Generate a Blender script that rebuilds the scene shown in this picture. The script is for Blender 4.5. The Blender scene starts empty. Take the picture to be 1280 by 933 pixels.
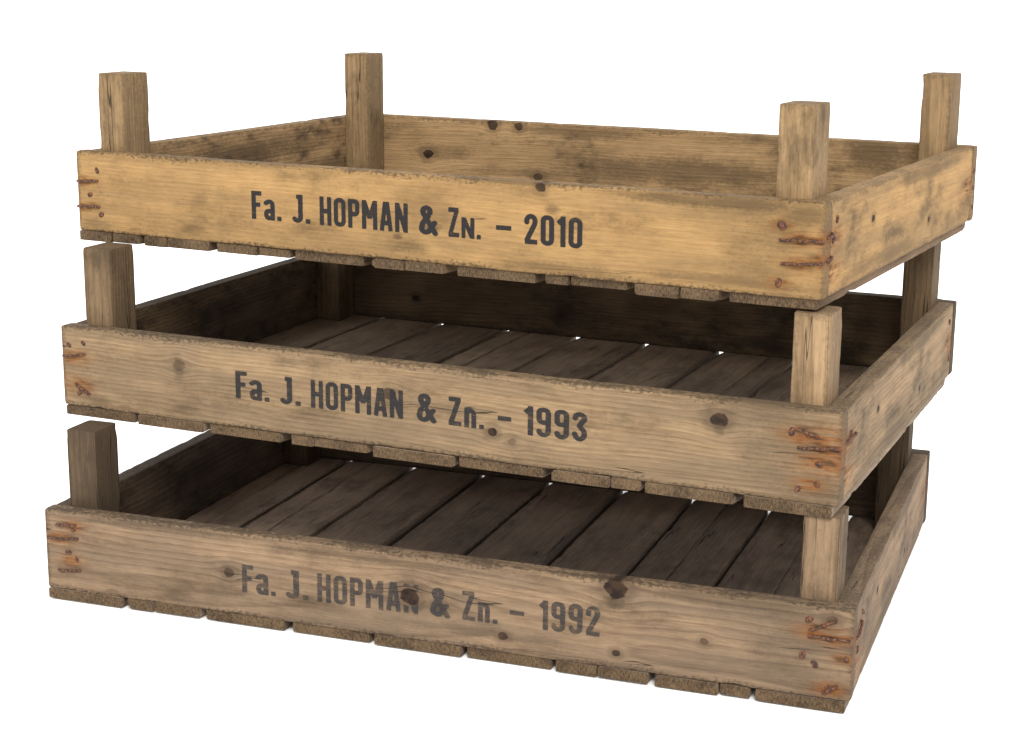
import bpy, bmesh, math, random
from mathutils import Matrix, Vector, noise
from mathutils.bvhtree import BVHTree

# ---------------------------------------------------------------- dimensions
W, H, D, HP, T, PX, PY, S = 0.75, 0.0772, 0.5089, 0.0736, 0.0165, 0.0302, 0.0382, 0.0100
STEP = H + HP + 0.0089
F = 2192.5
CAM = Vector((0.4340, -1.5593, 0.5737))
RC = (Matrix.Rotation(-0.2290, 3, 'X') @ Matrix.Rotation(-0.0084, 3, 'Y'))

def pose(x, y, z, yaw, p=0, r=0):
    R = Matrix.Rotation(yaw, 3, 'Z') @ Matrix.Rotation(p, 3, 'X') @ Matrix.Rotation(r, 3, 'Y')
    return Matrix.Translation((x, y, z)) @ R.to_4x4()

POSE = {'top': pose(0.0104, 0.1406, 2*STEP-0.0018, -0.4771, 0.0031, -0.0004),
        'mid': pose(0.0057, 0.0698, STEP-0.0004, -0.4109, 0.0068, 0.0036),
        'low': pose(0, 0, 0, -0.3409)}

def unproj(c, u, v, axis, val):
    """point of the crate frame seen at a picture position, on the plane axis=val"""
    d = RC @ Vector(((u-640)/F, 1.0, (466-v)/F))
    inv = POSE[c].inverted()
    o = inv @ CAM
    dd = inv.to_3x3() @ d
    k = (val - o[axis]) / dd[axis]
    return o + dd*k

# ---------------------------------------------------------------- scene basics
sc = bpy.context.scene
col = sc.collection
world = bpy.data.worlds.new("World"); sc.world = world
world.use_nodes = True
bg = world.node_tree.nodes['Background']
bg.inputs[0].default_value = (1.0, 1.0, 1.0, 1)
bg.inputs[1].default_value = 1.5
sc.view_settings.view_transform = 'Standard'
sc.view_settings.look = 'None'
sc.view_settings.exposure = 0

cam_d = bpy.data.cameras.new("camera"); cam = bpy.data.objects.new("camera", cam_d)
cam_d.sensor_width = 36; cam_d.lens = F/1280*36; cam_d.clip_end = 1000; cam_d.clip_start = 0.01
cam.matrix_world = Matrix.Translation(CAM) @ RC.to_4x4() @ Matrix.Rotation(math.radians(90), 4, 'X')
col.objects.link(cam); sc.camera = cam

sun_d = bpy.data.lights.new("sun", 'SUN'); sun = bpy.data.objects.new("sun", sun_d)
sun_d.energy = 2.9; sun_d.angle = math.radians(22); sun_d.color = (1.0, 0.97, 0.92)
sdir = Vector((-0.02, 0.74, -0.74))
sun.rotation_euler = sdir.to_track_quat('-Z', 'Y').to_euler(); sun.location = (1, -2, 3)
col.objects.link(sun)

# ---------------------------------------------------------------- node helper
class NB:
    def __init__(s, name):
        s.mat = bpy.data.materials.new(name); s.mat.use_nodes = True
        s.nt = s.mat.node_tree; s.nt.nodes.clear()
        s.out = s.nt.nodes.new('ShaderNodeOutputMaterial')
    def n(s, t): return s.nt.nodes.new(t)
    def put(s, sock, v):
        if isinstance(v, bpy.types.NodeSocket): s.nt.links.new(v, sock)
        elif isinstance(v, (tuple, list)): sock.default_value = tuple(v) if len(v) == len(sock.default_value) else tuple(v)+(1,)
        else: sock.default_value = v
    def m(s, op, a, b=None, c=None, clamp=False):
        n = s.n('ShaderNodeMath'); n.operation = op; n.use_clamp = clamp
        s.put(n.inputs[0], a)
        if b is not None: s.put(n.inputs[1], b)
        if c is not None: s.put(n.inputs[2], c)
        return n.outputs[0]
    def xyz(s, x, y, z):
        n = s.n('ShaderNodeCombineXYZ'); s.put(n.inputs[0], x); s.put(n.inputs[1], y); s.put(n.inputs[2], z); return n.outputs[0]
    def vm(s, vec, k, off=(0, 0, 0)):
        n = s.n('ShaderNodeVectorMath'); n.operation = 'MULTIPLY_ADD'; s.put(n.inputs[0], vec)
        n.inputs[1].default_value = k; n.inputs[2].default_value = off; return n.outputs[0]
    def noise(s, vec, scale=1, detail=2, rough=.5, dist=0):
        n = s.n('ShaderNodeTexNoise'); s.put(n.inputs['Vector'], vec)
        n.inputs['Scale'].default_value = scale; n.inputs['Detail'].default_value = detail
        n.inputs['Roughness'].default_value = rough; n.inputs['Distortion'].default_value = dist
        return n.outputs[0]
    def ss(s, v, a, b, lo=0., hi=1.):
        n = s.n('ShaderNodeMapRange'); n.interpolation_type = 'SMOOTHSTEP'
        s.put(n.inputs[0], v); n.inputs[1].default_value = a; n.inputs[2].default_value = b
        n.inputs[3].default_value = lo; n.inputs[4].default_value = hi; return n.outputs[0]
    def mix(s, f, a, b, mode='MIX'):
        n = s.n('ShaderNodeMix'); n.data_type = 'RGBA'; n.blend_type = mode
        s.put(n.inputs[0], f); s.put(n.inputs[6], a); s.put(n.inputs[7], b); return n.outputs[2]

def wood_mat(name, light, dark, L, Wd, dirt_col=(.035, .024, .014), dirt=.5, grey=.3, grey_col=(.16, .13, .095),
             freq=230, cy=-.03, cz=.01, knots=(), rust=(), stains=(), ring=.55, streak=1.0, edge=.6, ends=.7,
             dirt_lo=.50, dirt_hi=.72, seedcol=.25, warp=.02, fleck=.28, crack=.8, crack_gate=.5, end_grain=None, tone=.30):
    b = NB(name)
    a = b.n('ShaderNodeAttribute'); a.attribute_name = 'wc'
    a2 = b.n('ShaderNodeAttribute'); a2.attribute_name = 'seed'; seed = a2.outputs['Fac']
    sp = b.n('ShaderNodeSeparateXYZ'); b.put(sp.inputs[0], a.outputs['Vector'])
    X, Y, Z = sp.outputs
    xs = b.m('ADD', X, b.m('MULTIPLY', seed, 13.7))
    V0 = b.xyz(xs, Y, Z)
    Zd = Z; kmask = None
    if knots:
        perturb = b.noise(b.vm(V0, (90, 30, 130)), 1, 2, .6)
        pf = b.m('MULTIPLY_ADD', perturb, 2.0, .0)
    for (kx, kz, r, *rest) in knots:
        stren = rest[0] if rest else 1.0
        dx = b.m('MULTIPLY', b.m('SUBTRACT', X, kx), 1/(1.25*r)); dzr = b.m('SUBTRACT', Z, kz); dz = b.m('MULTIPLY', dzr, 1/r)
        d2 = b.m('MULTIPLY_ADD', dx, dx, b.m('MULTIPLY', dz, dz))
        g = b.m('POWER', 2.718, b.m('MULTIPLY', d2, -.2))
        Zd = b.m('SUBTRACT', Zd, b.m('MULTIPLY', b.m('MULTIPLY', dzr, g), .85))
        d2p = b.m('MULTIPLY', d2, pf)
        k = b.m('MULTIPLY', b.ss(d2p, 1.15, .65), stren)
        h = b.m('MULTIPLY', b.ss(d2p, 6.0, .5), .38*stren)
        k = b.m('MAXIMUM', k, h)
        kmask = k if kmask is None else b.m('MAXIMUM', kmask, k)
    VD = b.xyz(xs, Y, Zd) if knots else V0
    n1 = b.noise(b.vm(VD, (3.2, 8, 13)), 1, 2, .5)
    ys = b.m('SUBTRACT', Y, b.m('MULTIPLY_ADD', seed, .02, cy)); zz = b.m('SUBTRACT', Zd, b.m('MULTIPLY_ADD', seed, .05, cz-.025))
    rr = b.m('SQRT', b.m('ADD', b.m('MULTIPLY', ys, ys), b.m('MULTIPLY', zz, zz)))
    rr = b.m('ADD', rr, b.m('MULTIPLY', b.m('SUBTRACT', n1, .5), warp))
    rr = b.m('ADD', rr, b.m('MULTIPLY', X, .012))
    fr = b.m('FRACT', b.m('MULTIPLY', rr, freq))
    prof = b.m('MULTIPLY', b.m('POWER', fr, 1.8), b.ss(fr, 1.0, .78))
    st1 = b.noise(b.vm(VD, (9, 420, 420)), 1, 2, .65)
    st2 = b.noise(b.vm(VD, (3, 60, 60)), 1, 3, .6)
    fine = b.noise(b.vm(VD, (60, 800, 800)), 1, 1, .6)
    gm = b.noise(b.vm(V0, (5, 16, 28)), 1, 3, .6)
    f = b.m('MULTIPLY', b.m('MULTIPLY', prof, b.ss(gm, .3, .6, .45, 1.)), ring)
    f = b.m('ADD', f, b.m('MULTIPLY', b.m('SUBTRACT', st1, .5), 1.7*streak))
    f = b.m('ADD', f, b.m('MULTIPLY', b.m('SUBTRACT', st2, .5), 1.6*streak))
    f = b.m('ADD', f, b.m('MULTIPLY', b.m('SUBTRACT', fine, .5), .8))
    f = b.m('ADD', f, .26, clamp=True)
    c = b.mix(f, light, dark)
    mo = b.noise(b.vm(V0, (12, 20, 25)), 1, 6, .7)
    gg = b.m('MULTIPLY_ADD', st2, .35, b.m('MULTIPLY', gm, .65))
    tint = b.m('MULTIPLY_ADD', b.m('FRACT', b.m('MULTIPLY', seed, 7.31)), -2*seedcol, 1+seedcol)
    if tone:
        tint = b.m('MULTIPLY', tint, b.ss(b.m('MULTIPLY_ADD', mo, .6, b.m('MULTIPLY', gm, .4)), .36, .62, 1+tone*.45, 1-tone))
    hv = b.n('ShaderNodeHueSaturation'); b.put(hv.inputs['Value'], tint); b.put(hv.inputs['Color'], c); c = hv.outputs[0]
    c = b.mix(b.m('MULTIPLY', b.ss(gg, .40, .60), grey), c, grey_col)
    dm = b.m('MULTIPLY', b.ss(mo, dirt_lo, dirt_hi), dirt)
    sm = b.noise(b.vm(V0, (260, 280, 380)), 1, 2, .6)
    fl = b.m('MULTIPLY', b.ss(b.m('MULTIPLY_ADD', mo, .6, b.m('MULTIPLY', sm, .5)), .56, .72), fleck)
    dm = b.m('MAXIMUM', dm, fl)
    mos = b.m('SUBTRACT', b.m('MULTIPLY_ADD', sm, .4, b.m('MULTIPLY', mo, .6)), .5)
    ez = b.m('MINIMUM', Z, b.m('SUBTRACT', Wd, Z))
    en = b.m('MULTIPLY', b.ss(b.m('MULTIPLY_ADD', mos, .040, ez), .0042, -.002), edge)
    dm = b.m('MAXIMUM', dm, en)
    ex = b.m('MINIMUM', X, b.m('SUBTRACT', L, X))
    em = b.m('MULTIPLY', b.ss(b.m('MULTIPLY_ADD', mos, .03, ex), .006, -.002), ends)
    dm = b.m('MAXIMUM', dm, em)
    for (rx, rz, ax_, az_, st_) in stains:
        dx = b.m('MULTIPLY', b.m('SUBTRACT', X, rx), 1/ax_); dz = b.m('MULTIPLY', b.m('SUBTRACT', Z, rz), 1/az_)
        g = b.m('POWER', 2.718, b.m('MULTIPLY', b.m('MULTIPLY_ADD', dx, dx, b.m('MULTIPLY', dz, dz)), -1.))
        g = b.m('MULTIPLY', b.ss(b.m('MULTIPLY_ADD', mos, 2.2, g), .15, .95), st_)
        dm = b.m('MAXIMUM', dm, g)
    c = b.mix(b.m('MINIMUM', dm, .93), c, dirt_col)
    if end_grain:
        eg = b.noise(b.vm(V0, (5, 300, 900)), 1, 2, .6)
        c = b.mix(b.ss(ex, .0014, .0005), c, b.mix(b.ss(b.m('MULTIPLY_ADD', eg, .55, b.m('MULTIPLY', mo, .45)), .36, .64), end_grain, tuple(q*.3 for q in end_grain)))
    if rust:
        rm = None
        for (rx, rz, r) in rust:
            dx = b.m('MULTIPLY', b.m('SUBTRACT', X, rx), 1/(2.2*r)); dz = b.m('MULTIPLY', b.m('SUBTRACT', Z, rz), 1/r)
            g = b.m('POWER', 2.718, b.m('MULTIPLY', b.m('MULTIPLY_ADD', dx, dx, b.m('MULTIPLY', dz, dz)), -.8))
            rm = g if rm is None else b.m('MAXIMUM', rm, g)
        rn = b.noise(b.vm(VD, (40, 60, 230)), 1, 3, .65)
        rmm = b.m('MULTIPLY', b.m('MULTIPLY', rm, 1.4), b.ss(rn, .32, .58), clamp=True)
        c = b.mix(b.m('MULTIPLY', rmm, .85), c, b.mix(b.ss(rn, .47, .68), (.180, .066, .016), (.034, .014, .007)))
    if kmask is not None:
        kc = b.mix(b.ss(perturb, .4, .6), (.013, .007, .005), (.034, .018, .010))
        c = b.mix(kmask, c, kc)
    cn = b.noise(b.vm(VD, (2.6, 80, 95)), 1, 2, .5)
    cr = b.m('MULTIPLY', b.ss(b.m('ABSOLUTE', b.m('SUBTRACT', cn, .5)), .008, .002), b.ss(st2, crack_gate, crack_gate+.05))
    c = b.mix(b.m('MULTIPLY', cr, crack), c, (.016, .010, .006))
    hgt = b.m('MULTIPLY_ADD', st1, .5, b.m('MULTIPLY', prof, .25))
    hgt = b.m('MULTIPLY_ADD', fine, .25, hgt)
    hgt = b.m('MULTIPLY_ADD', sm, .25, hgt)
    hgt = b.m('MULTIPLY_ADD', cr, -1.2, hgt)
    if kmask is not None: hgt = b.m('MULTIPLY_ADD', kmask, -.5, hgt)
    bp = b.n('ShaderNodeBump'); bp.inputs['Strength'].default_value = .75; bp.inputs['Distance'].default_value = .0011
    b.put(bp.inputs['Height'], hgt)
    pr = b.n('ShaderNodeBsdfPrincipled'); b.put(pr.inputs['Base Color'], c)
    pr.inputs['Roughness'].default_value = .85; pr.inputs['Specular IOR Level'].default_value = .2
    b.put(pr.inputs['Normal'], bp.outputs[0]); b.put(b.out.inputs[0], pr.outputs[0])
    return b.mat

def rust_mat():
    b = NB("rusty_iron"); tc = b.n('ShaderNodeTexCoord')
    n = b.noise(tc.outputs['Object'], 500, 3, .6)
    c = b.mix(b.ss(n, .42, .62), (.022, .011, .008), (.15, .050, .016))
    bp = b.n('ShaderNodeBump'); bp.inputs['Distance'].default_value = .0004; b.put(bp.inputs['Height'], n)
    pr = b.n('ShaderNodeBsdfPrincipled'); b.put(pr.inputs['Base Color'], c); pr.inputs['Roughness'].default_value = .75
    pr.inputs['Metallic'].default_value = .1
    b.put(pr.inputs['Normal'], bp.outputs[0]); b.put(b.out.inputs[0], pr.outputs[0]); return b.mat
RUST = rust_mat()

def ink_mat(name, colr, lo, hi, maxa, mina):
    b = NB(name)
    tc = b.n('ShaderNodeTexCoord')
    o = tc.outputs['Object']
    g = b.noise(b.vm(o, (20, 0, 420)), 1, 2, .6)
    g2 = b.noise(b.vm(o, (80, 0, 110)), 1, 3, .65)
    s = b.m('ADD', b.m('MULTIPLY', g, .5), b.m('MULTIPLY', g2, .5))
    al = b.ss(s, hi, lo, mina, maxa)
    pr = b.n('ShaderNodeBsdfPrincipled'); pr.inputs['Roughness'].default_value = .9
    pr.inputs['Specular IOR Level'].default_value = .15
    b.put(pr.inputs['Base Color'], colr); b.put(pr.inputs['Alpha'], al)
    b.put(b.out.inputs[0], pr.outputs[0]); return b.mat

# ---------------------------------------------------------------- plank geometry
def plank_geo(L, Wd, Th, seed, r=.0010, amp=.00022, step=.006, chip=.4, nz=7, ny=2, taper=None, endw=.0007):
    """slightly uneven sawn plank: length x, thickness y, width z"""
    sec = []
    def arc(cy, cz, a0):
        for i in range(3):
            a = a0 + i*math.pi/4
            sec.append((cy+r*math.cos(a), cz+r*math.sin(a), 1.0))
    for i in range(nz): sec.append((0, r+(Wd-2*r)*(1-(i+.5)/nz), 0))
    arc(r, r, math.pi)
    for i in range(ny): sec.append((r+(Th-2*r)*(i+.5)/ny, 0, 0))
    arc(Th-r, r, 1.5*math.pi)
    for i in range(nz): sec.append((Th, r+(Wd-2*r)*((i+.5)/nz), 0))
    arc(Th-r, Wd-r, 0)
    for i in range(ny): sec.append((r+(Th-2*r)*(1-(i+.5)/ny), Wd, 0))
    arc(r, Wd-r, .5*math.pi)
    n = len(sec)
    ns = max(6, int(L/step))
    xsn = [0, r*.35, r] + [r+(L-2*r)*i/ns for i in range(1, ns)] + [L-r, L-r*.35, L]
    ins = [r*.8, r*.25, 0] + [0]*(ns-1) + [0, r*.25, r*.8]
    V = []; C = []
    off = Vector((seed*31.7, seed*17.3, seed*5.1))
    for x, sh in zip(xsn, ins):
        for (y, z, cn) in sec:
            yy = Th/2+(y-Th/2)*(1-2*sh/Th); zz = Wd/2+(z-Wd/2)*(1-2*sh/Wd)
            p = Vector((x, yy, zz))
            q = Vector((x*9, y*25, z*25))+off
            d = noise.noise_vector(q)*amp
            d += noise.noise_vector(Vector((x*90, y*110, z*110))+off)*amp*.3
            wob = noise.noise(Vector((x*4, 0, (z > Wd/2)*9.))+off)*amp*2.5
            p += Vector((d.x*.6, d.y, d.z + wob*(abs(z-Wd/2)/(Wd/2))))
            if cn:
                k = noise.noise(Vector((x*38, (y > Th/2)*7., (z > Wd/2)*11.))+off)
                k2 = noise.noise(Vector((x*190, (y > Th/2)*5., (z > Wd/2)*3.))+off)
                k = max(0, k-.30)*.0065*chip + max(0, k2-.3)*.0022*chip
                e = max(0, 1-min(x, L-x)/.006); k += e*e*endw*(.6+noise.noise(off*3+Vector((x*3, y*90, z*90))))
                p.y += (Th/2-y)/(Th/2)*k*.6; p.z += (1 if z < Wd/2 else -1)*k*.8
            if taper:
                ti = (0 if x < L/2 else 2)+(0 if z < Wd/2 else 1)
                e = max(0, 1-min(x, L-x)/taper[4]); p.z += (Wd/2-z)/(Wd/2)*taper[ti]*e
            V.append(p); C.append((x, y, z))
    Fc = []; sm = []
    m = len(xsn)
    for i in range(m-1):
        for j in range(n):
            k = (j+1) % n
            Fc.append((i*n+j, i*n+k, (i+1)*n+k, (i+1)*n+j)); sm.append(True)
    V.append(Vector((0, Th/2, Wd/2))); C.append((0, Th/2, Wd/2)); V.append(Vector((L, Th/2, Wd/2))); C.append((L, Th/2, Wd/2))
    a0 = m*n; a1 = a0+1
    for j in range(n):
        k = (j+1) % n
        Fc.append((a0, k, j)); sm.append(False)
        Fc.append((a1, (m-1)*n+j, (m-1)*n+k)); sm.append(False)
    return V, Fc, sm, C

def make_mesh(name, parts, mat):
    V = []; Fc = []; SM = []; WC = []; SD = []
    for (g, M, sd) in parts:
        o = len(V)
        V += [M @ v for v in g[0]]; Fc += [tuple(i+o for i in f) for f in g[1]]; SM += g[2]; WC += g[3]; SD += [sd]*len(g[0])
    me = bpy.data.meshes.new(name); me.from_pydata([tuple(v) for v in V], [], Fc); me.update()
    me.polygons.foreach_set('use_smooth', SM)
    a = me.attributes.new('wc', 'FLOAT_VECTOR', 'POINT'); a.data.foreach_set('vector', [q for c in WC for q in c])
    a = me.attributes.new('seed', 'FLOAT', 'POINT'); a.data.foreach_set('value', SD)
    me.materials.append(mat)
    bm = bmesh.new(); bm.from_mesh(me); bmesh.ops.recalc_face_normals(bm, faces=bm.faces); bm.to_mesh(me); bm.free()
    return me

def axes(o, ax, ay, az):
    M = Matrix((ax, ay, az)).transposed().to_4x4(); M.translation = o; return M

def add(name, me, parent, M, label=None):
    ob = bpy.data.objects.new(name, me); col.objects.link(ob)
    ob.parent = parent; ob.matrix_local = M
    if label: ob['label'] = label
    return ob

# ---------------------------------------------------------------- lettering
def sd_box(px, py, x0, y0, x1, y1, hw, ext=0):
    dx, dy = x1-x0, y1-y0; L = math.hypot(dx, dy); dx /= L; dy /= L
    ax = (px-x0)*dx+(py-y0)*dy; pp = -(px-x0)*dy+(py-y0)*dx
    return max(-ext-ax, ax-L-ext, abs(pp)-hw)
def sd_cap(px, py, pts, hw):
    m = 9
    for (x0, y0), (x1, y1) in zip(pts, pts[1:]):
        dx, dy = x1-x0, y1-y0; l = dx*dx+dy*dy or 1e-9
        t = min(1, max(0, ((px-x0)*dx+(py-y0)*dy)/l))
        m = min(m, math.hypot(px-x0-t*dx, py-y0-t*dy))
    return m-hw
def sd_rr(px, py, cx, cy, hx, hy, r, hw):
    qx = abs(px-cx)-hx+r; qy = abs(py-cy)-hy+r
    return abs(math.hypot(max(qx, 0), max(qy, 0))+min(max(qx, qy), 0)-r)-hw
def arcp(cx, cy, rx, ry, a0, a1, n=8):
    return [(cx+rx*math.cos(math.radians(a0+(a1-a0)*i/n)), cy+ry*math.sin(math.radians(a0+(a1-a0)*i/n))) for i in range(n+1)]
hw = .077
G = {
 'F': (.36, [('b', .08, 0, .08, 1), ('b', .08, .92, .36, .92), ('b', .08, .52, .31, .52)]),
 'a': (.36, [('c', [(.06, .60)]+arcp(.18, .57, .11, .09, 150, 0)+[(.29, .07)]), ('r', .18, .20, .11, .125, .09), ('b', .29, 0, .29, .5)]),
 '.': (.15, [('b', .0, .08, .15, .08)]),
 'J': (.34, [('c', [(.26, .92), (.26, .24)]+arcp(.155, .2, .105, .125, 0, -150)), ('b', .13, .92, .338, .92)]),
 'H': (.44, [('b', .08, 0, .08, 1), ('b', .36, 0, .36, 1), ('b', .08, .5, .36, .5)]),
 'O': (.44, [('r', .22, .5, .14, .422, .12)]),
 '0': (.42, [('r', .21, .5, .13, .422, .12)]),
 'P': (.42, [('b', .08, 0, .08, 1), ('r', .21, .70, .13, .222, .10)]),
 'M': (.56, [('b', .08, 0, .08, 1), ('b', .48, 0, .48, 1), ('b', .09, .97, .28, .38), ('b', .47, .97, .28, .38)]),
 'A': (.46, [('b', .07, .0, .20, 1), ('b', .39, .0, .26, 1), ('b', .14, .27, .32, .27)]),
 'N': (.46, [('b', .08, 0, .08, 1), ('b', .38, 0, .38, 1), ('b', .09, .95, .37, .05)]),
 'Z': (.42, [('b', .02, .92, .40, .92), ('b', .02, .08, .42, .08), ('b', .33, .90, .09, .10)]),
 'n': (.38, [('b', .08, 0, .08, .68), ('c', [(.08, .45)]+arcp(.19, .45, .11, .15, 160, 0)+[(.30, .08)]), ('b', .30, 0, .30, .42)]),
 's': (.48, [('t', .075, 0, .075, .70), ('t', .405, 0, .405, .70), ('t', .10, .66, .38, .04)]),
 '&': (.52, [('c', [(.46, .06), (.13, .70)]+arcp(.21, .79, .10, .13, 200, -20)+[(.30, .70), (.10, .38)]+arcp(.19, .22, .12, .145, 150, 350)+[(.44, .42)])]),
 '-': (.40, [('b', 0, .46, .40, .46)]),
 '1': (.26, [('b', .18, 0, .18, 1), ('b', .19, .93, .03, .76)]),
 '2': (.42, [('c', [(.08, .72)]+arcp(.21, .77, .13, .152, 180, -20)+[(.32, .66), (.09, .14)]), ('b', .02, .08, .41, .08)]),
 '3': (.42, [('c', [(.08, .78)]+arcp(.21, .79, .13, .132, 170, -60)+[(.20, .53)]), ('c', [(.20, .53)]+arcp(.205, .27, .135, .192, 70, -170)+[(.07, .25)])]),
 '9': (.42, [('r', .21, .71, .13, .215, .11), ('c', [(.34, .66), (.34, .22)]+arcp(.21, .20, .13, .125, 0, -150)+[(.085, .19)])]),
}
def glyph_sd(g, x, y):
    m = 9
    for e in G[g][1]:
        if e[0] == 'b': v = sd_box(x, y, *e[1:], hw)
        elif e[0] == 't': v = sd_box(x, y, *e[1:], .074)
        elif e[0] == 'c': v = sd_cap(x, y, e[1], hw)
        else: v = sd_rr(x, y, *e[1:], hw)
        m = min(m, v)
    return m

def lettering(c, board_me, tokens, base0, base1, top0, ink, wear, seed, cuts=()):
    p0 = unproj(c, base0[0], base0[1], 1, 0); p1 = unproj(c, base1[0], base1[1], 1, 0); t0 = unproj(c, top0[0], top0[1], 1, 0)
    cap = t0.z-p0.z
    cl = [(unproj(c, u, v, 1, 0), r/1250) for (u, v, r) in cuts]
    def zb(x): return p0.z+(p1.z-p0.z)*(x-p0.x)/(p1.x-p0.x)
    bvh = BVHTree.FromPolygons([v.co for v in board_me.vertices], [tuple(p.vertices) for p in board_me.polygons])
    V = []; Fc = []; idx = {}
    def vert(x, z):
        k = (round(x*2e5), round(z*2e5))
        if k in idx: return idx[k]
        h = bvh.ray_cast(Vector((x, -.05, z)), Vector((0, 1, 0)))
        y = h[0].y if h[0] else 0
        idx[k] = len(V); V.append((x, y-.00022, z)); return idx[k]
    cell = .00060
    for (txt, u0, u1) in tokens:
        um = (u0+u1)/2
        vv = base0[1]+(base1[1]-base0[1])*(um-base0[0])/(base1[0]-base0[0])
        xa = unproj(c, u0, vv, 1, 0).x; xb = unproj(c, u1, vv, 1, 0).x
        adv = 0; lay = []
        for ch in txt: lay.append((ch, adv)); adv += G[ch][0]+.085
        tot = adv-.085; sx = (xb-xa)/tot
        for ch, o in lay:
            gw = G[ch][0]
            x0 = xa+(o-.03)*sx; nx = int((gw+.06)*sx/cell)+1; nz = int(1.06*cap/cell)+1
            zb0 = zb(xa+(o+gw/2)*sx)-.03*cap
            val = {}
            for i in range(nx+1):
                for j in range(nz+1):
                    x = x0+i*cell; z = zb0+j*cell
                    gx = (x-xa)/sx-o; gy = (z-zb0)/cap-.03
                    v = glyph_sd(ch, gx, gy)*cap
                    nn = noise.noise(Vector((x*900, z*900, seed)))*.00010 + noise.noise(Vector((x*230, z*300, seed+4)))*.00018*wear
                    patch = noise.noise(Vector((x*110, z*260, seed+9)))
                    if patch > .62: nn += (patch-.62)*.012*wear
                    v += nn
                    for (cp, cr) in cl: v = max(v, cr-math.hypot(x-cp.x, z-cp.z)+nn*3)
                    val[i, j] = v
            for i in range(nx):
                for j in range(nz):
                    cs = [(i, j), (i+1, j), (i+1, j+1), (i, j+1)]
                    vs = [val[q] for q in cs]
                    if min(vs) >= 0: continue
                    poly = []
                    for a in range(4):
                        b_ = (a+1) % 4; va, vb = vs[a], vs[b_]
                        if va < 0: poly.append(vert(x0+cs[a][0]*cell, zb0+cs[a][1]*cell))
                        if (va < 0) != (vb < 0):
                            t = va/(va-vb)
                            poly.append(vert(x0+(cs[a][0]+(cs[b_][0]-cs[a][0])*t)*cell, zb0+(cs[a][1]+(cs[b_][1]-cs[a][1])*t)*cell))
                    pl = []
                    for q in poly:
                        if q not in pl: pl.append(q)
                    if len(pl) >= 3: Fc.append(tuple(pl))
    me = bpy.data.meshes.new("lettering"); me.from_pydata(V, [], Fc); me.update(); me.materials.append(ink)
    me.polygons.foreach_set('use_smooth', [True]*len(Fc))
    return me

# ---------------------------------------------------------------- iron fixings
def tube(pts, r, seg=7):
    V = []; Fc = []
    for i, p in enumerate(pts):
        t = (pts[min(i+1, len(pts)-1)]-pts[max(i-1, 0)]).normalized()
        a = t.orthogonal().normalized(); b_ = t.cross(a)
        for k in range(seg):
            an = 2*math.pi*k/seg; V.append(p+(a*math.cos(an)+b_*math.sin(an))*r*(1+.2*math.sin(i*2.1+k)))
    n = seg
    for i in range(len(pts)-1):
        best = min(range(n), key=lambda o: sum((V[i*n+k]-V[(i+1)*n+(k+o) % n]-(pts[i]-pts[i+1])).length for k in range(n)))
        for k in range(n):
            Fc.append((i*n+k, i*n+(k+1) % n, (i+1)*n+(k+1+best) % n, (i+1)*n+(k+best) % n))
    Fc.append(tuple(range(n-1, -1, -1))); Fc.append(tuple((len(pts)-1)*n+k for k in range(n)))
    return V, Fc
def staple_mesh(a, b, nrm, rng):
    d = b-a; side = d.cross(nrm).normalized(); pts = [a-nrm*.003]
    n = 7
    for i in range(n+1):
        t = i/n; pts.append(a+d*t+nrm*(.0010+.0006*math.sin(math.pi*t))+side*rng.uniform(-.0005, .0005))
    pts.append(b-nrm*.003)
    V, Fc = tube(pts, rng.uniform(.0012, .0015))
    me = bpy.data.meshes.new("staple"); me.from_pydata([tuple(v) for v in V], [], Fc); me.update(); me.materials.append(RUST)
    me.polygons.foreach_set('use_smooth', [True]*len(Fc)); return me
def nail_mesh(p, nrm, r, rng):
    a = nrm.orthogonal().normalized(); b_ = nrm.cross(a); V = []; Fc = []; n = 12
    prof = [(1.0, -.0015), (1.05, .0003), (.8, .0009), (.4, .0011)]
    ph = rng.random()*6
    for (k, h) in prof:
        for i in range(n):
            an = 2*math.pi*i/n; rr = r*k*(1+.2*math.sin(2*an+ph)+.08*math.sin(5*an))
            V.append(p+a*math.cos(an)*rr+b_*math.sin(an)*rr+nrm*(h+.0004*math.sin(an+ph)))
    for j in range(len(prof)-1):
        for i in range(n):
            Fc.append((j*n+i, j*n+(i+1) % n, (j+1)*n+(i+1) % n, (j+1)*n+i))
    Fc.append(tuple((len(prof)-1)*n+i for i in range(n)))
    me = bpy.data.meshes.new("nail"); me.from_pydata([tuple(v) for v in V], [], Fc); me.update(); me.materials.append(RUST)
    me.polygons.foreach_set('use_smooth', [True]*len(Fc)); return me

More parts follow.
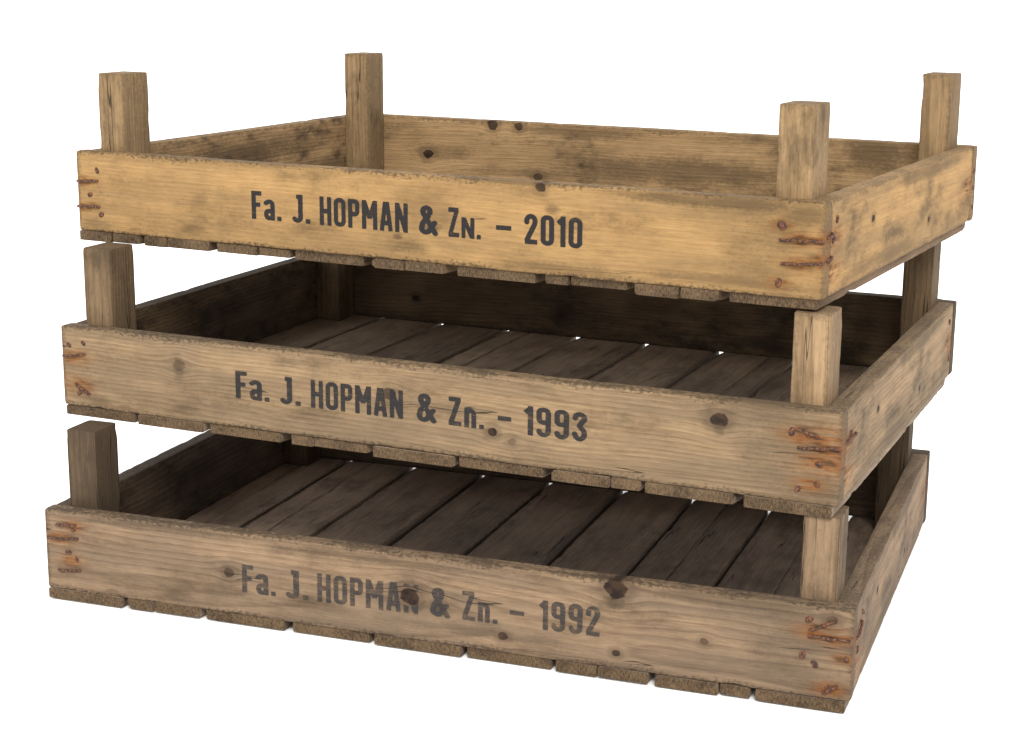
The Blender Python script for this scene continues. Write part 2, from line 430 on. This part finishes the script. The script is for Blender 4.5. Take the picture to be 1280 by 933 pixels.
# ---------------------------------------------------------------- crate data
DATA = {
 'top': dict(
   light=(.335, .205, .084), dark=(.185, .098, .036), grey=.22, grey_col=(.215, .145, .072), dirt=.5, freq=260, cz=-.15, cy=-.1, ring=.30, streak=.42, warp=.02,
   dlo=.53, dhi=.76, cg=.64,
   inner=((.33, .215, .105), (.165, .098, .044)), floor=((.15, .095, .052), (.06, .035, .018)),
   post=((.285, .188, .095), (.13, .08, .038)), pseed=(.6, .3, .5, .6), ptint=.12,
   label="honey-yellow wooden crate with black lettering, stacked on another crate",
   gaps=[(178, 178), (262, 270), (362, 366), (452, 465), (555, 570), (668, 680), (782, 793), (898, 910)],
   tokens=[('Fa.', 315, 352), ('J.', 366, 388), ('HOPMAN', 400, 510), ('&', 524, 547), ('Zs.', 560, 601), ('-', 620, 639), ('2010', 655, 728)],
   base=((315, 273), (728, 311)), cap=(315, 238), ink=((.020, .019, .020), .48, .74, .93, .5), wear=.6,
   fk=[(978, 283, 5, .6), (675, 234, 5, .9)],
   stn=[(440, 256, 22, 9, .5), (540, 284, 16, 7, .6), (498, 296, 8, 5, .6), (510, 308, 30, 10, .5), (690, 262, 10, 6, .5), (250, 250, 14, 12, .25), (1010, 268, 26, 14, .5), (330, 202, 80, 6, .5), (880, 250, 120, 8, .6), (640, 225, 90, 6, .55), (120, 280, 30, 9, .45), (700, 335, 90, 7, .4), (540, 262, 40, 30, .25), (900, 350, 90, 7, .4)],
   bk=[(535, 192, 6), (616, 156, 6, .9), (648, 158, 5, .9), (673, 221, 5, .8), (726, 206, 3, .6)],
   bstn=[(850, 215, 170, 18, .6), (560, 190, 60, 12, .45), (1100, 190, 50, 24, .65), (720, 165, 90, 8, .45), (640, 215, 90, 8, .45), (980, 175, 80, 8, .5)],
   st=[((975, 299), (1029, 302)), ((977, 330), (1028, 330)), ((98, 226), (122, 226)), ((99, 257), (124, 258))],
   nl=[(978, 281), (973, 353), (121, 213), (113, 243), (127, 268), (116, 294)],
   sst=[((1034, 298), (1040, 292)), ((1034, 326), (1039, 321))], snl=[(1047, 274), (1042, 300), (1217, 214), (1216, 234), (1215, 258)],
   rust=[(1000, 299, 6), (1000, 330, 6), (1028, 300, 6), (1028, 328, 7), (106, 226, 6), (108, 258, 6), (973, 353, 5), (978, 281, 5)], ),
 'mid': dict(
   light=(.270, .184, .103), dark=(.112, .067, .034), grey=.42, grey_col=(.165, .120, .075), dirt=.42, freq=270, cz=-.02, cy=-.05, ring=.66, streak=.6, warp=.022,
   dlo=.52, dhi=.76, cg=.58,
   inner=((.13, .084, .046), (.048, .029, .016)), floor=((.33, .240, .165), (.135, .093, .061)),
   post=((.235, .157, .086), (.10, .06, .03)), pseed=(.85, .05, .9, .97), ptint=.35,
   label="weathered brown wooden crate with dark slatted base, between two stacked crates",
   gaps=[(170, 172), (255, 262), (350, 363), (458, 467), (568, 571), (678, 690), (800, 806), (918, 930)],
   tokens=[('Fa.', 295, 337), ('J.', 351, 376), ('HOPMAN', 389, 504), ('&', 521, 545), ('Zn.', 560, 605), ('-', 622, 639), ('1993', 655, 734)],
   base=((295, 497), (734, 553)), cap=(295, 463), ink=((.024, .023, .024), .44, .70, .88, .45), wear=.6,
   fk=[(223, 457, 7, .5), (487, 492, 7, .8), (615, 540, 5, 1), (899, 524, 8, .95), (640, 552, 4, .5), (700, 600, 3, .6)],
   stn=[(223, 460, 9, 20, .4), (899, 535, 8, 12, .5), (540, 440, 120, 6, .45), (1030, 610, 24, 16, .4), (950, 505, 80, 7, .45), (120, 500, 30, 8, .4), (200, 412, 90, 5, .45), (800, 480, 90, 6, .4)],
   bk=[(520, 372, 4), (700, 395, 5, .8)], bstn=[],
   st=[((80, 444), (106, 443)), ((96, 480), (112, 492)), ((998, 559), (1049, 561)), ((998, 536), (1022, 545))],
   nl=[(86, 431), (104, 429), (100, 490), (1012, 543), (990, 539), (997, 611), (1021, 606), (1024, 581)],
   sst=[((1058, 552), (1070, 541))], snl=[(1064, 540), (1187, 402), (1186, 448)],
   rust=[(1003, 545, 9), (1030, 548, 10), (1032, 578, 12), (1010, 605, 7), (92, 446, 8), (100, 482, 8), (88, 470, 5), (1042, 565, 9)], ),
 'low': dict(
   light=(.245, .166, .100), dark=(.098, .059, .034), grey=.40, grey_col=(.150, .111, .077), dirt=.5, freq=190, cz=.045, cy=-.02, ring=.82, streak=.55, warp=.03,
   dlo=.50, dhi=.76, cg=.58,
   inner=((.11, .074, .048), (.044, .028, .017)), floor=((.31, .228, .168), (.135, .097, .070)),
   post=((.155, .105, .062), (.062, .039, .022)), pseed=(.90, .0, .9, .97), ptint=.50,
   label="grey-brown knotty wooden crate with faded lettering, under two stacked crates",
   gaps=[(155, 158), (250, 257), (355, 365), (462, 468), (578, 582), (690, 693), (810, 818), (938, 942)],
   tokens=[('Fa.', 303, 345), ('J.', 358, 386), ('HOPMAN', 397, 523), ('&', 538, 562), ('Zn.', 577, 622), ('-', 637, 655), ('1992', 674, 750)],
   base=((303, 740), (750, 796)), cap=(303, 705), ink=((.036, .034, .035), .40, .66, .74, .30), wear=.6,
   fk=[(286, 715, 6, .8), (512, 745, 10, 1), (550, 760, 6, .6), (770, 736, 11, 1), (628, 795, 5, .9), (770, 816, 4, .9), (880, 802, 4, .7), (1040, 775, 5, .5)],
   stn=[(768, 752, 12, 10, .55), (200, 660, 120, 6, .45), (480, 700, 140, 6, .45), (900, 750, 100, 8, .45), (1040, 860, 30, 12, .4), (870, 690, 60, 8, .3), (600, 790, 130, 8, .3)],
   bk=[(520, 600, 5), (800, 640, 5)], bstn=[],
   st=[((60, 671), (97, 673)), ((72, 655), (94, 657)), ((75, 712), (101, 713)), ((1011, 794), (1062, 801)), ((1013, 787), (1045, 776)), ((1030, 866), (1046, 858))],
   nl=[(92, 660), (86, 690), (96, 699), (1012, 774), (1003, 818), (1018, 830), (1058, 824), (1035, 861)],
   sst=[((1070, 798), (1077, 776))], snl=[(1079, 764), (1072, 812), (1158, 600), (1157, 578)],
   rust=[(1020, 790, 8), (1045, 798, 8), (1055, 824, 5), (1036, 862, 7), (75, 672, 7), (92, 658, 6), (90, 700, 6)], cuts=[(512, 745, 11.5)]),
}
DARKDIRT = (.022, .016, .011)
ORDER = ['low', 'mid', 'top']
for ci, c in enumerate(ORDER):
    d = DATA[c]; rng = random.Random(100+ci)
    e = bpy.data.objects.new("wooden_crate", None); e.empty_display_size = .1; col.objects.link(e)
    base = Matrix.Translation((W/2, D/2, -S))
    e.matrix_world = POSE[c] @ base
    e['label'] = d['label']; e['category'] = 'crate'; e['group'] = 'stacked wooden crates'
    inv = base.inverted()
    sx = 1/1250.
    def fpt(u, v, ax=1, val=0): return unproj(c, u, v, ax, val)
    kn = []
    for q in d['fk']:
        p = fpt(q[0], q[1]); kn.append((p.x, p.z, q[2]*sx, q[3] if len(q) > 3 else 1))
    ru = []
    for q in d['rust']:
        p = fpt(q[0], q[1]); ru.append((p.x, p.z, q[2]*sx))
    sn = []
    for q in d['stn']:
        p = fpt(q[0], q[1]); sn.append((p.x, p.z, q[2]*sx, q[3]*sx, q[4]))
    common = dict(freq=d['freq'], ring=d['ring'], streak=d['streak'], crack_gate=d['cg'])
    m_front = wood_mat("weathered_wood_front", d['light'], d['dark'], W, H, grey=d['grey'], grey_col=d['grey_col'], dirt=d['dirt'],
                       cz=d['cz'], cy=d['cy'], knots=kn, rust=ru, stains=sn, dirt_lo=d['dlo'], dirt_hi=d['dhi'], warp=d['warp'], seedcol=0, edge=.8, **common)
    g = plank_geo(W, H, T, 1.3+ci*2.1, step=.004, nz=10, r=.0011)
    me = make_mesh("front_board", [(g, Matrix.Identity(4), .0)], m_front)
    front = add("front_board", me, e, inv)
    ink = ink_mat("stencil_ink", *d['ink'])
    lm = lettering(c, me, d['tokens'], *d['base'], d['cap'], ink, d['wear'], 3.3+ci, d.get('cuts', ()))
    add("lettering", lm, front, Matrix.Identity(4), "black stencilled lettering" if c != 'low' else "faded black stencilled lettering")
    # back board
    kb = []
    for q in d['bk']:
        p = fpt(q[0], q[1], 1, D-T); kb.append((W-p.x, p.z, q[2]*sx*1.2, q[3] if len(q) > 3 else 1))
    sb = []
    for q in d['bstn']:
        p = fpt(q[0], q[1], 1, D-T); sb.append((W-p.x, p.z, q[2]*sx*1.2, q[3]*sx*1.2, q[4]))
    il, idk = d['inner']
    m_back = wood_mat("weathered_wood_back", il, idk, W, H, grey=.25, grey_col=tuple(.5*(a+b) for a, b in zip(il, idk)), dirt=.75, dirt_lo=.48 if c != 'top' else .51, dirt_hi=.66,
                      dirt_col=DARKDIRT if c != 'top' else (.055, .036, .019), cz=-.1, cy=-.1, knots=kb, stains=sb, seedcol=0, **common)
    g = plank_geo(W, H, T, 11.3+ci*2.7, step=.006)
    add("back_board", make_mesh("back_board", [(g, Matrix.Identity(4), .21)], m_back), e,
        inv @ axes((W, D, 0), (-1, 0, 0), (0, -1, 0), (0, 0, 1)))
    # side boards
    LS = D-2*T-.0012
    top_ = c == 'top'
    m_side = wood_mat("weathered_wood_side", tuple(q*1.02 for q in d['light']), d['dark'], LS, H, grey=.4, grey_col=d['grey_col'], dirt=.65, dirt_lo=.49, dirt_hi=.70,
                      rust=[(.012, H*.25, .008), (.012, H*.6, .008), (LS-.01, H*.5, .010)], knots=[(.12, H*.62, .0035), (.31, H*.3, .003)],
                      cz=-.05+.03*ci, cy=-.06, seedcol=0, stains=[(.3, .07, .15, .008, .5), (.15, .01, .12, .008, .4)], **common)
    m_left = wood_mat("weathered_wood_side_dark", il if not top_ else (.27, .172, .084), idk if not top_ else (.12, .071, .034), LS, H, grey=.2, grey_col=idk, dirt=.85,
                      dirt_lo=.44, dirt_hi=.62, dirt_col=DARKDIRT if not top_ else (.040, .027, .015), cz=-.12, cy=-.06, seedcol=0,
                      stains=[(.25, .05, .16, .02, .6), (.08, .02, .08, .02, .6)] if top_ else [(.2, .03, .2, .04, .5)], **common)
    g = plank_geo(LS, H-.0008, T, 21.3+ci*3.1, step=.005)
    add("side_board", make_mesh("side_board", [(g, Matrix.Identity(4), .43)], m_side), e,
        inv @ axes((W-.0006, T+.0006, .0002), (0, 1, 0), (-1, 0, 0), (0, 0, 1)))
    g = plank_geo(LS, H-.0008, T, 27.3+ci*3.1, step=.005)
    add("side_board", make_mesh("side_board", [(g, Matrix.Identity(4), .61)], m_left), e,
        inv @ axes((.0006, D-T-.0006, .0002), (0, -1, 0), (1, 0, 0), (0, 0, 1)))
    # slatted base
    gz = []
    for (u0, u1) in d['gaps']:
        v = 289+(374-289)*(u0-99)/(1030-99)+14 if c == 'top' else (520+(646-520)*(u0-83)/(1043-83) if c == 'mid' else 748+(893-748)*(u0-62)/(1060-62))
        a = fpt(u0, v, 1, 0).x; b_ = fpt(u1, v, 1, 0).x; mid = (a+b_)/2
        gg = min(max(b_-a, .0044), .0052 if c != 'top' else .008)
        gz.append((mid-gg/2, mid+gg/2, max(0, (b_-a-gg)/2)))
    edges = [(.001, 0)]+[q for p in gz for q in ((p[0], p[2]), (p[1], p[2]))]+[(W-.004, 0)]
    parts = []
    for i in range(9):
        (x0, t0), (x1, t1) = edges[2*i], edges[2*i+1]
        y0 = rng.uniform(-.0025, .003); y1 = D+rng.uniform(-.002, .001)
        th = S-.0003-rng.uniform(0, .0006 if c != 'top' else .0018)
        pieces = [(x0, x1, t0, t1)]
        if rng.random() < (.75 if c == 'top' else .3):
            xm = x0+(x1-x0)*rng.uniform(.3, .7)
            pieces = [(x0, xm-.0003, t0, .0003), (xm+.0003, x1, .0003, t1)]
        sd = rng.random()
        for pi, (xa, xb, ta, tb) in enumerate(pieces):
            tp = (ta+rng.uniform(.0001, .0006), tb+rng.uniform(.0001, .0006), rng.uniform(.0018, .0036) if pi == 0 else .0004,
                  rng.uniform(.0018, .0036) if pi == len(pieces)-1 else .0004, rng.uniform(.018, .026))
            gs = plank_geo(y1-y0, xb-xa, th-pi*rng.uniform(0, .0010), 40+i*1.7+ci*20+pi*.37, r=.0004, step=.006, nz=5, ny=2, chip=.6, amp=.00016, taper=tp, endw=.0002)
            M = axes((xa, y0+pi*rng.uniform(-.001, .002), -th-.0001+(0 if pi == 0 else .0006)), (0, 1, 0), (0, 0, 1), (1, 0, 0)) @ Matrix.Rotation(rng.uniform(-.001, .001), 4, 'Y')
            parts.append((gs, M, sd))
    fl, fd = d['floor']
    m_floor = wood_mat("weathered_wood_slats", fl, fd, D, W/9-.006, grey=.35, grey_col=tuple(.6*a+.35*b for a, b in zip(fl, fd)), dirt=.5, dirt_col=(.036, .025, .017),
                       cz=.02, cy=-.03, seedcol=.30, knots=[(.2, .02, .003, .8)], freq=220, ring=.4, streak=.55, ends=.35, edge=.6, crack=.9, crack_gate=.56, fleck=.2,
                       end_grain=(.125, .080, .043))
    add("slatted_base", make_mesh("slatted_base", parts, m_floor), e, inv, None)
    # corner posts
    pl, pd = d['post']
    m_post = wood_mat("weathered_wood_post", pl, pd, H+HP, PX, grey=.35, grey_col=tuple(.5*(a+b) for a, b in zip(pl, pd)), dirt=.6, dirt_lo=.47, dirt_hi=.70,
                      cz=-.02, cy=-.05, seedcol=d['ptint'], freq=330, ring=.6, streak=.7, edge=.35, ends=.5)
    for k, (x0, y0) in enumerate([(T, T), (W-T-PX, T), (T, D-T-PY), (W-T-PX, D-T-PY)]):
        top = H+HP
        if ci < 2:
            up = POSE[ORDER[ci+1]].inverted() @ POSE[c]
            hts = []
            for (xx, yy) in [(x0+PX/2, y0+PY/2), (x0, y0), (x0+PX, y0), (x0, y0+PY), (x0+PX, y0+PY)]:
                q = up @ Vector((xx, yy, H+HP))
                if 0 < q.x < W and 0 < q.y < D: hts.append((H+HP)-(q.z+S))
            if hts: top = min(hts)-.0002
        g = plank_geo(top-.0002, PX, PY, 70+k*3.3+ci*17, r=.0008, step=.005, nz=4, ny=5, amp=.00014, chip=.5)
        add("corner_post", make_mesh("corner_post", [(g, Matrix.Identity(4), d['pseed'][k]/7.31+k/7.31)], m_post), e,
            inv @ axes((x0+.0004 if x0 < .3 else x0-.0004, y0+PY+(.0004 if y0 < .2 else -.0004), .0002), (0, 0, 1), (0, -1, 0), (1, 0, 0)))
    # fixings
    N = Vector((0, -1, 0)); NS = Vector((1, 0, 0))
    for (a, b_) in d['st']:
        add("staple", staple_mesh(fpt(*a), fpt(*b_), N, rng), e, inv)
    for a in d['nl']:
        add("nail", nail_mesh(fpt(*a), N, rng.uniform(.0022, .0032), rng), e, inv)
    for (a, b_) in d['sst']:
        add("staple", staple_mesh(fpt(a[0], a[1], 0, W), fpt(b_[0], b_[1], 0, W), NS, rng), e, inv)
    for a in d['snl']:
        p = fpt(a[0], a[1], 0, W)
        if 0.003 < p.y < D-.003 and 0.003 < p.z < H-.003: add("nail", nail_mesh(p, NS, .0026, rng), e, inv)

# ---------------------------------------------------------------- ground
b = NB("white_ground")
tc = b.n('ShaderNodeTexCoord'); nn = b.noise(tc.outputs['Object'], 3, 1)
pr = b.n('ShaderNodeBsdfDiffuse'); b.put(pr.inputs['Color'], b.mix(nn, (.94, .94, .94), (.96, .96, .96)))
b.put(b.out.inputs[0], pr.outputs[0])
me = bpy.data.meshes.new("ground"); gg = 300
me.from_pydata([(-gg, -gg, 0), (gg, -gg, 0), (gg, gg, 0), (-gg, gg, 0)], [], [(0, 1, 2, 3)]); me.materials.append(b.mat)
gr = bpy.data.objects.new("ground", me); gr.location = (0, 0, -S-.0010); gr['kind'] = 'structure'; gr['label'] = "plain white seamless ground"
col.objects.link(gr)
